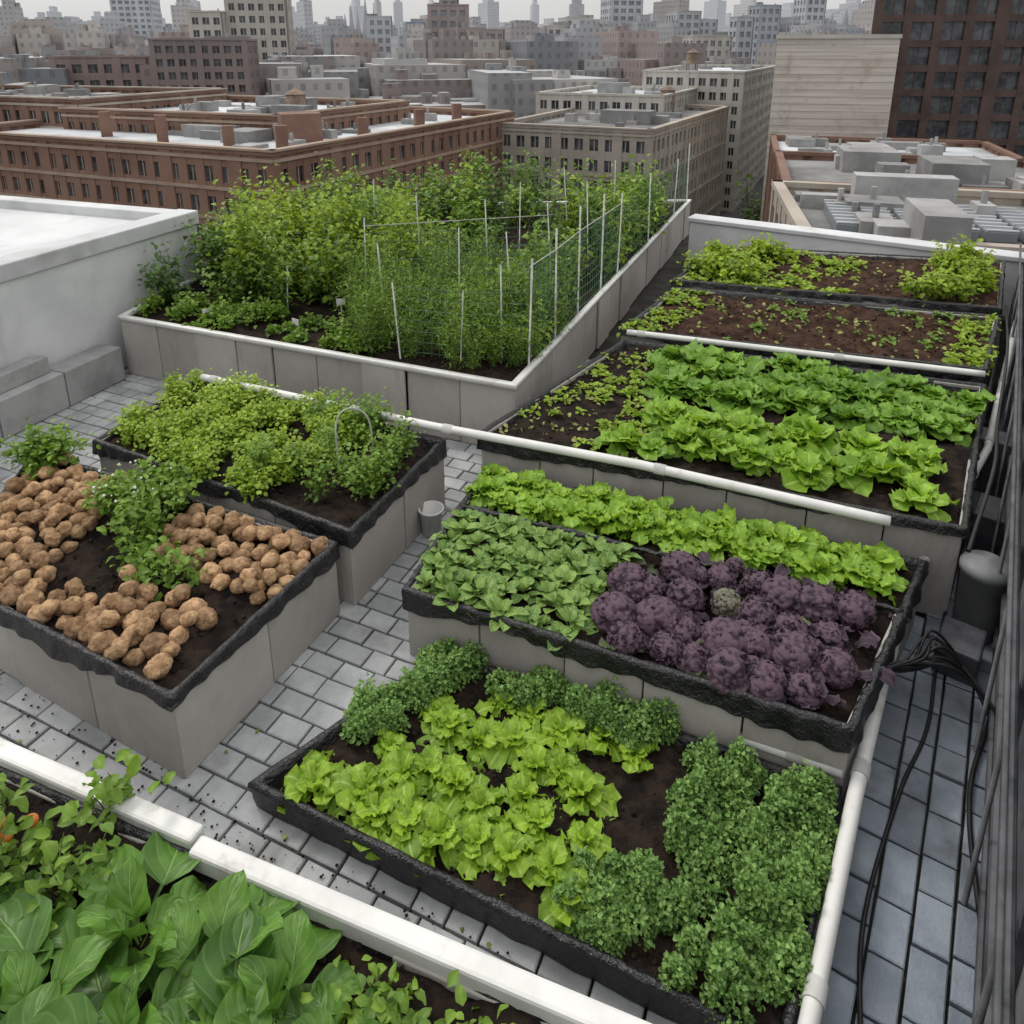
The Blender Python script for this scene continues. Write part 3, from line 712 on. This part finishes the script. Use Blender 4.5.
# ---------------------------------------------------------------- city
W_wood=surf('tank_wood',(.12,.09,.07),(.2,.15,.11),1,.9,0)
def building(name,poly,ztop,wall,fh=3.4,sp=3.2,pw=1.1,sh=1.5,dep=.25,zb=-30,roofm=None,band=None,bandm=None,clutter=6,par=.9,glass=None,tanks=0,bevery=1):
    e=empty(name); P=[np.array(p,float) for p in poly]; c=np.mean(P,0)
    prism([tuple(p) for p in P],zb,ztop-par,glass or M_glass,roofm or M_roofg,'windows_and_roof',e)
    A=Acc();Bn=Acc(); n=len(P)
    for i in range(n):
        p,q=P[i],P[(i+1)%n]; d=q-p;L=np.linalg.norm(d);d/=L;nn=np.array([d[1],-d[0]])
        if np.dot(nn,(p+q)/2-c)<0: nn=-nn
        m=max(1,round(L/sp)); s=L/m
        for k in range(m+1):
            x=k*s; w=pw*(1.3 if k in(0,m) else (1.5 if k%4==0 else 1)); obox(A,p,(d,max(-dep,x-w/2),min(L+dep,x+w/2)),(nn,-.3,dep+(.06 if k%4==0 else 0)),(zb,ztop-.3))
        for fi,z in enumerate(np.arange(ztop-.3,zb,-fh)):
            obox(A,p,(d,0,L),(nn,-.3,dep-.06),(z-sh,z))
            if band and fi%bevery==0: obox(Bn,p,(d,-dep,L+dep),(nn,.0,dep+.12),(z-sh*.5,z-sh*.28))
        obox(A,p,(d,-dep-.1,L+dep+.1),(nn,-.4,dep+.12),(ztop-.4,ztop))
        if band: obox(Bn,p,(d,-dep-.2,L+dep+.2),(nn,-.45,dep+.25),(ztop+.003,ztop+.22))
        for k in range(m):
            x=(k+.5)*s; obox(Bn,p,(d,x-.06,x+.06),(nn,.0,.06),(zb,ztop-1))
    A.done('walls',wall,False,e)
    Bn.done('bands_and_mullions',bandm or wall,False,e)
    R=Acc()
    for k in range(clutter):
        u,v=rng.uniform(.1,.9,2)
        x,y=(P[0]*(1-u)*(1-v)+P[1]*u*(1-v)+P[2]*u*v+P[3]*(1-u)*v)
        a,b,h=rng.uniform(.4,1.8)*(2.4 if k%6==0 else 1),rng.uniform(.4,1.5)*(2 if k%6==0 else 1),rng.uniform(.4,1.4)*(1.8 if k%6==0 else 1)
        box(R,x-a,x+a,y-b,y+b,ztop-par,ztop-par+h,math.atan2(*(P[1]-P[0])[::-1])); 
        if k%2: tube(R,[(x,y,ztop-par+h),(x,y,ztop-par+h+.8)],.2,8)
    R.done('roof_equipment',M_equip,False,e)
    K=Acc()
    for k in range(tanks):
        u,v=rng.uniform(.2,.8,2); x,y=P[0]*(1-u)*(1-v)+P[1]*u*(1-v)+P[2]*u*v+P[3]*(1-u)*v; z=ztop-par
        for a_ in (-1,1):
            for b_ in (-1,1): tube(K,[(x+a_,y+b_,z),(x+a_,y+b_,z+2)],.12,4)
        tube(K,[(x,y,z+2),(x,y,z+4.4)],1.4,12); tube(K,[(x,y,z+4.4),(x,y,z+5.3)],[1.5,.1],12)
    K.done('water_tank',W_wood,True,e)
    return e
def cs(n,a,b,s=.3): return surf(n,a,b,s,.85,0,10)
HAZE_PAINT=np.array((.50,.52,.55))  # haze grey that gets painted into distant building colours
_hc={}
def haze_painted(n,col,Y):
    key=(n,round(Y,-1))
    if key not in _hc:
        k=1-math.exp(-Y/700); a=np.array(col)*(1-k)+HAZE_PAINT*k; _hc[key]=cs(n,tuple(a*.9),tuple(a*1.08),.1)  # air haze put into the base colour, stronger with distance
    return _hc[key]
W_brick=cs('brown_brick',(.155,.088,.065),(.22,.135,.098),.1); W_stone=cs('limestone',(.30,.26,.22),(.37,.33,.28))
W_band=cs('brownstone',(.27,.20,.155),(.33,.255,.2))
W_tan=cs('tan_stone',(.27,.245,.21),(.34,.31,.27)); W_red=cs('red_brick',(.15,.085,.065),(.2,.12,.09)); W_brown=cs('brown_granite',(.07,.048,.042),(.10,.068,.06))
W_cream=cs('cream_wall',(.38,.36,.33),(.46,.44,.40))
building('brick_building',[(-69.7,93.9),(-23.1,73.5),(0,121),(-50,149)],-6,W_brick,3.1,2.3,1.15,1.5,.25,band=1,bandm=W_band,roofm=M_roofc,clutter=34,tanks=1)
building('brick_building',[(-60,104),(-28,92),(-16,118),(-50,132)],-4.2,W_brick,3,2.2,1,1.4,.25,band=1,bandm=W_band,roofm=M_roofc,clutter=20)
building('brick_building',[(-95,118),(-58,104),(-48,130),(-92,142)],-3.0,W_red,3,2.4,1,1.4,.25,band=1,bandm=W_stone,roofm=M_roofg,clutter=18,tanks=1)
A=Acc(); e=empty('rooftop_penthouse')
box(A,-27,-22.5,88,92,-6.9,-3.6,.4)
for x,y,h in ((-24,80,1.8),(-31,84,1.4),(-40,88,2.2),(-12,100,1.9),(-18,93,1.5),(-8,112,1.8),(-50,95,2)): box(A,x-.6,x+.6,y-.5,y+.5,-6.9,-6.9+h+1,.4)
A.done('brick_volumes',W_red,False,e)
building('stone_building',[(-1.8,118),(19.4,108),(42,152),(20,166)],-7.5,W_tan,3.0,2.4,1.0,1.3,.3,band=1,bandm=W_stone,clutter=20,tanks=1,bevery=2)
building('cream_building',[(29,172),(47,160),(74,220),(52,232)],-1,W_cream,2.8,2.4,.9,1.2,.3,clutter=10,roofm=M_roofc,tanks=1)
building('cream_building',[(5,150),(27,140),(40,168),(18,178)],-4.5,W_cream,2.8,2.4,.9,1.2,.3,clutter=10,roofm=M_roofc)
e=empty('white_tower'); Wp=surf('stained_white_panels',(.42,.385,.34),(.55,.51,.46),.5,.85,0,5,stretch=(.12,.12,3),stain=((.34,.30,.25),.25))
prism([(40.3,121),(57.5,118),(65,134),(48,137)],-30,5.2,Wp,M_roofg,'walls',e)
A=Acc(); dq=np.array([17.2,-3.]);L_=np.linalg.norm(dq); dq/=L_
for z in np.arange(-30,5,1.1): obox(A,(40.3,121),(dq,-.05,L_+.05),(np.array([dq[1],-dq[0]]),-.05,.05),(z,z+.05))
obox(A,(40.3,121),(dq,-.15,L_+.15),(np.array([dq[1],-dq[0]]),-.3,.2),(4.9,5.5))
A.done('panel_joints',W_cream,False,e)
building('brown_tower',[(59.5,131),(92,126),(105,156),(73,160)],48,W_brown,3.9,5.0,1.3,1.1,.5,clutter=0)
building('low_roof_building',[(16,40),(30,36),(36,52),(20,57)],-6,W_stone,3.3,3,1,1.4,.25,clutter=12,roofm=M_roofg)
building('low_roof_building',[(24,66),(46,60),(54,80),(30,86)],-7.5,W_red,3.3,3,1,1.4,.25,clutter=14,roofm=M_roofg)
building('low_roof_building',[(32,92),(58,86),(64,104),(38,112)],-8.5,W_red,3.3,3,1,1.4,.25,clutter=14,roofm=M_roofc)
A=Acc(); e=empty('roof_skylight'); B_=Acc()
for k in range(6):
    o_=np.array([19.0+k*1.9,43.5-k*.5]); d_=np.array([.96,-.27]); n_=np.array([.27,.96])
    obox(A,o_,(d_,0,1.6),(n_,0,7),(-6.9,-6.2)); 
    for t in range(8): obox(B_,o_,(d_,0,1.6),(n_,t,t+.12),(-6.195,-6.12))
A.done('glazing',M_glassf,False,e,bevel=.1); B_.done('frames',M_roofc,False,e)
def tower(name,x0,x1,Y,zt,col,fh=4,sp=4,yaw=.2,dp=None,clutter=2):
    dp=dp or (x1-x0); cx=(x0+x1)/2;w=(x1-x0)/2*.92;c,s=math.cos(yaw),math.sin(yaw)
    pl=[(cx+c*a-s*b,Y+dp/2+s*a+c*b) for a,b in ((-w,-dp/2),(w,-dp/2),(w,dp/2),(-w,dp/2))]
    return building(name,pl,zt,haze_painted(name,col,Y),fh,sp,sp*.4,fh*.45,.4,clutter=clutter,glass=(M_glassf if Y>240 else None))
cG,cR,cT,cB=(.26,.27,.29),(.16,.085,.065),(.32,.28,.23),(.10,.16,.25)
tower('grey_tower',-352,-317,700,60,cG,5,5)
tower('brown_brick_building',-70,-52,150,5.3,(.12,.075,.06),2.4,2)
tower('brown_brick_building',-98,-78,165,2,cR,3.2,3); tower('brown_brick_building',-130,-105,170,1,(.15,.09,.07),3,3)
tower('tan_tower',-80,-63,220,20,cT,3.2,2.6); tower('tan_tower',-87,-78,214,13,cT,3.2,2.6)
tower('red_brick_tower',-28,-14.5,260,17,cR,3.4,3,.1); tower('red_brick_tower',-24,-18,266,20,cR,3.4,3,.1)
tower('blue_glass_building',-53.4,-44.5,400,16,cB,4,3)
tower('grey_tower',58.6,80,500,38,cG,4.5,4.5); tower('grey_tower',62,76,505,48,cG,4.5,4.5)
tower('grey_tower',121.6,133,400,24,(.14,.17,.21),4,3.5); tower('grey_tower',180,194,500,34,(.16,.18,.2),4.5,4)
tower('tan_tower',66,82,300,8,cT,3.6,3); tower('grey_tower',92,99,330,16,cG,4,3); tower('grey_tower',84,98,420,22,(.2,.2,.2),4,4)
tower('tan_tower',-120,-104,330,14,cT,4,4); tower('grey_tower',-2,12,420,16,cG,4,4); tower('grey_tower',100,122,480,20,(.18,.2,.23),4,4)
tower('grey_tower',28,44,450,20,cT,4,4); tower('grey_tower',-190,-172,520,24,cG,4,4); tower('grey_tower',140,152,460,22,cG,4,4)
tower('grey_tower',-70,-58,380,18,cG,4,4); tower('red_brick_tower',-14,-4,330,11,cR,3.6,3); tower('tan_tower',14,24,350,13,cT,3.6,3)
def spire(name,x,Y,zb,zt,w,mat,steps=4):
    A=Acc(); e=empty(name)
    for i in range(steps):
        a=w*(1-.2*i); z0=zb if i==0 else zb+(zt-zb)*(.45+.12*(i-1)); z1=zb+(zt-zb)*(.45+.12*i)
        box(A,x-a/2,x+a/2,Y-a/2,Y+a/2,z0,z1)
    r=w*(1-.2*(steps-1))*.5; tube(A,[(x,Y,zb+(zt-zb)*(.45+.12*(steps-1))),(x,Y,zb+(zt-zb)*.9),(x,Y,zt)],[r,r*.35,r*.05],8)
    A.done('tower',mat,False,e)
spire('spired_skyscraper',92,1150,-30,104,34,haze_painted('h1',(.22,.22,.22),500))
for dx,h in ((-104,24),(-100,30),(-96,26),(-91,34),(-86,27),(-82,22)): spire('gothic_spire',dx,500,-30,h,7,haze_painted('h2',(.2,.2,.21),400),3)
for x,h in ((207,25),(216,28)): spire('pyramid_roof_tower',x,520,-30,h,12,haze_painted('h3',(.2,.24,.26),400),2)
m,nt,b=newmat('distant_facades')
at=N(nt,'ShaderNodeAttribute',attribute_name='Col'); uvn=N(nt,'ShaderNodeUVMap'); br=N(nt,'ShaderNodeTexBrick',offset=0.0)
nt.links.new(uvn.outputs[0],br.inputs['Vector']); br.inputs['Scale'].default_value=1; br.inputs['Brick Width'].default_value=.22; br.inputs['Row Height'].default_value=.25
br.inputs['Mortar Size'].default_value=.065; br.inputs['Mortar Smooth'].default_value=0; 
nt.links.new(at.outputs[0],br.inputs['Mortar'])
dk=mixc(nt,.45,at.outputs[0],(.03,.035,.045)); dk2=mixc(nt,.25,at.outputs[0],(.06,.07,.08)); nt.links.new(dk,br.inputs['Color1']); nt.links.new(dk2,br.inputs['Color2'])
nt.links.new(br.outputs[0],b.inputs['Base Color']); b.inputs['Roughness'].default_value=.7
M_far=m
V=[];F=[];UV=[];C=[];n0=0
pal=[(.17,.095,.07),(.2,.13,.09),(.28,.24,.2),(.34,.31,.28),(.22,.22,.23),(.13,.08,.065),(.4,.39,.37),(.16,.15,.15),(.22,.17,.14),(.12,.13,.15)]
def fb(cx,cy,w,dp,zt,yaw,col):
    global n0
    c,s=math.cos(yaw),math.sin(yaw)
    pl=[(cx+c*a-s*b_,cy+s*a+c*b_) for a,b_ in ((-w,-dp),(w,-dp),(w,dp),(-w,dp))]
    dist=math.hypot(cx,cy); k=1-math.exp(-dist/750); cc=np.array(col)*(1-k)+HAZE_PAINT*k  # wall colour fades with distance: atmospheric haze painted into Col
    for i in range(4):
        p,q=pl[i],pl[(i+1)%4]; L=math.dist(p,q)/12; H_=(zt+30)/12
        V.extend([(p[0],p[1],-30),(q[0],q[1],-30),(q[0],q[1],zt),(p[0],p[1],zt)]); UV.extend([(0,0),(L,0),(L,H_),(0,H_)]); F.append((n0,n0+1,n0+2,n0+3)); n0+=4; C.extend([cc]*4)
    rc=np.array(rng.choice([.1,.2,.3,.5]))*np.ones(3)*(1-k)+HAZE_PAINT*k  # roof tone with the same painted haze
    V.extend([(p[0],p[1],zt) for p in pl]); UV.extend([(0,0)]*4); F.append((n0,n0+1,n0+2,n0+3)); n0+=4; C.extend([rc]*4)
for r in range(4200):
    Y=135*math.exp(rng.random()*3.0); X=rng.uniform(-.85,.85)*Y
    if Y<180 and -100<X<80: continue
    if Y<250 and 10<X<110: continue
    if Y<420 and .27<X/Y<.36: continue
    w=rng.uniform(3.5,10)*(1+Y/1000);dp=rng.uniform(5,12)*(1+Y/900)
    zt=3.6-rng.uniform(2,17) if Y<420 else rng.uniform(-12,8)
    q=rng.random()
    if q<.13 and Y>230: zt=3.6+rng.uniform(.003,.026)*Y; w*=.6
    if q<.045 and Y>450: zt=3.6+rng.uniform(.02,.055)*Y; w*=.75
    yaw=.3+rng.choice([0,.1,-.1]); col=np.array(pal[rng.integers(len(pal))])*rng.uniform(.7,1.15)
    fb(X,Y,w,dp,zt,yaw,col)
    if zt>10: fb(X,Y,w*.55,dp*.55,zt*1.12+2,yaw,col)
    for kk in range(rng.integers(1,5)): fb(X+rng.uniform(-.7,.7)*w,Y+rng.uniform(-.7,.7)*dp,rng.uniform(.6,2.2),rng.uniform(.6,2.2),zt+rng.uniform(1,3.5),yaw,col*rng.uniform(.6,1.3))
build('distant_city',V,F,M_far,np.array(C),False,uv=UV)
LV=Leaves();ST=Acc(); e=empty('distant_street_trees')
T_city=T(3,3,3,.9,.5,P_oval,.8,.3,.1,1)
for k in range(26): shrub(LV,ST,T_city,(rng.uniform(-40,60),rng.uniform(62,72)+rng.uniform(0,60),-30),4,14,6,160,1,.4,jit=.8,srad=.2)
LV.done('leaves',M_shrd,e); ST.done('trunks',W_wood,True,e)
build('ground',[(-6000,-3000,-30),(6000,-3000,-30),(6000,9000,-30),(-6000,9000,-30)],[(0,1,2,3)],M_asph,smooth=False)
# ---------------------------------------------------------------- light / world / camera
w=bpy.data.worlds.new('World'); SC.world=w; w.use_nodes=True; nt=w.node_tree; bg=nt.nodes['Background']
sky=N(nt,'ShaderNodeTexSky',sky_type='NISHITA'); sky.sun_disc=False; sky.sun_elevation=math.radians(50); sky.sun_rotation=math.radians(-50); sky.dust_density=4; sky.air_density=1.5
hs=N(nt,'ShaderNodeHueSaturation'); hs.inputs['Saturation'].default_value=.15; nt.links.new(sky.outputs[0],hs.inputs['Color'])
tc=N(nt,'ShaderNodeTexCoord'); sx=N(nt,'ShaderNodeSeparateXYZ'); nt.links.new(tc.outputs['Generated'],sx.inputs[0])
g=mth(nt,'MULTIPLY_ADD',mth(nt,'MAXIMUM',sx.outputs[2],0),1.6,1.0)
cn=N(nt,'ShaderNodeTexNoise'); cn.inputs['Scale'].default_value=2.5; nt.links.new(tc.outputs['Generated'],cn.inputs['Vector'])
g=mth(nt,'MULTIPLY',g,mth(nt,'MULTIPLY_ADD',cn.outputs['Fac'],.3,.85))
cm=N(nt,'ShaderNodeCombineColor')
for i in range(3): nt.links.new(g,cm.inputs[i])
gc=mixc(nt,1.0,(7.15,7.12,7.05),cm.outputs[0],'MULTIPLY')
mc=mixc(nt,.8,hs.outputs[0],gc); nt.links.new(mc,bg.inputs[0]); bg.inputs[1].default_value=.10
sl=bpy.data.lights.new('sun','SUN'); sl.energy=1.4; sl.angle=math.radians(14); sl.color=(1,.94,.86)
so=bpy.data.objects.new('sun',sl); SC.collection.objects.link(so)
az=math.radians(-50); el=math.radians(50); dirv=Vector((math.sin(az)*math.cos(el),math.cos(az)*math.cos(el),math.sin(el)))
so.rotation_euler=dirv.to_track_quat('Z','Y').to_euler()
cam=bpy.data.cameras.new('camera'); co=bpy.data.objects.new('camera',cam); SC.collection.objects.link(co); SC.camera=co
co.location=(0,0,3.6); co.rotation_euler=(math.radians(73),0,0); cam.sensor_width=36; cam.lens=760/1024*36; cam.shift_y=-232/1024; cam.clip_end=20000; cam.clip_start=.05
SC.view_settings.view_transform='Standard'; SC.view_settings.look='None'; SC.view_settings.exposure=0
print('faces',sum(len(o.data.polygons) for o in SC.objects if o.type=='MESH'))
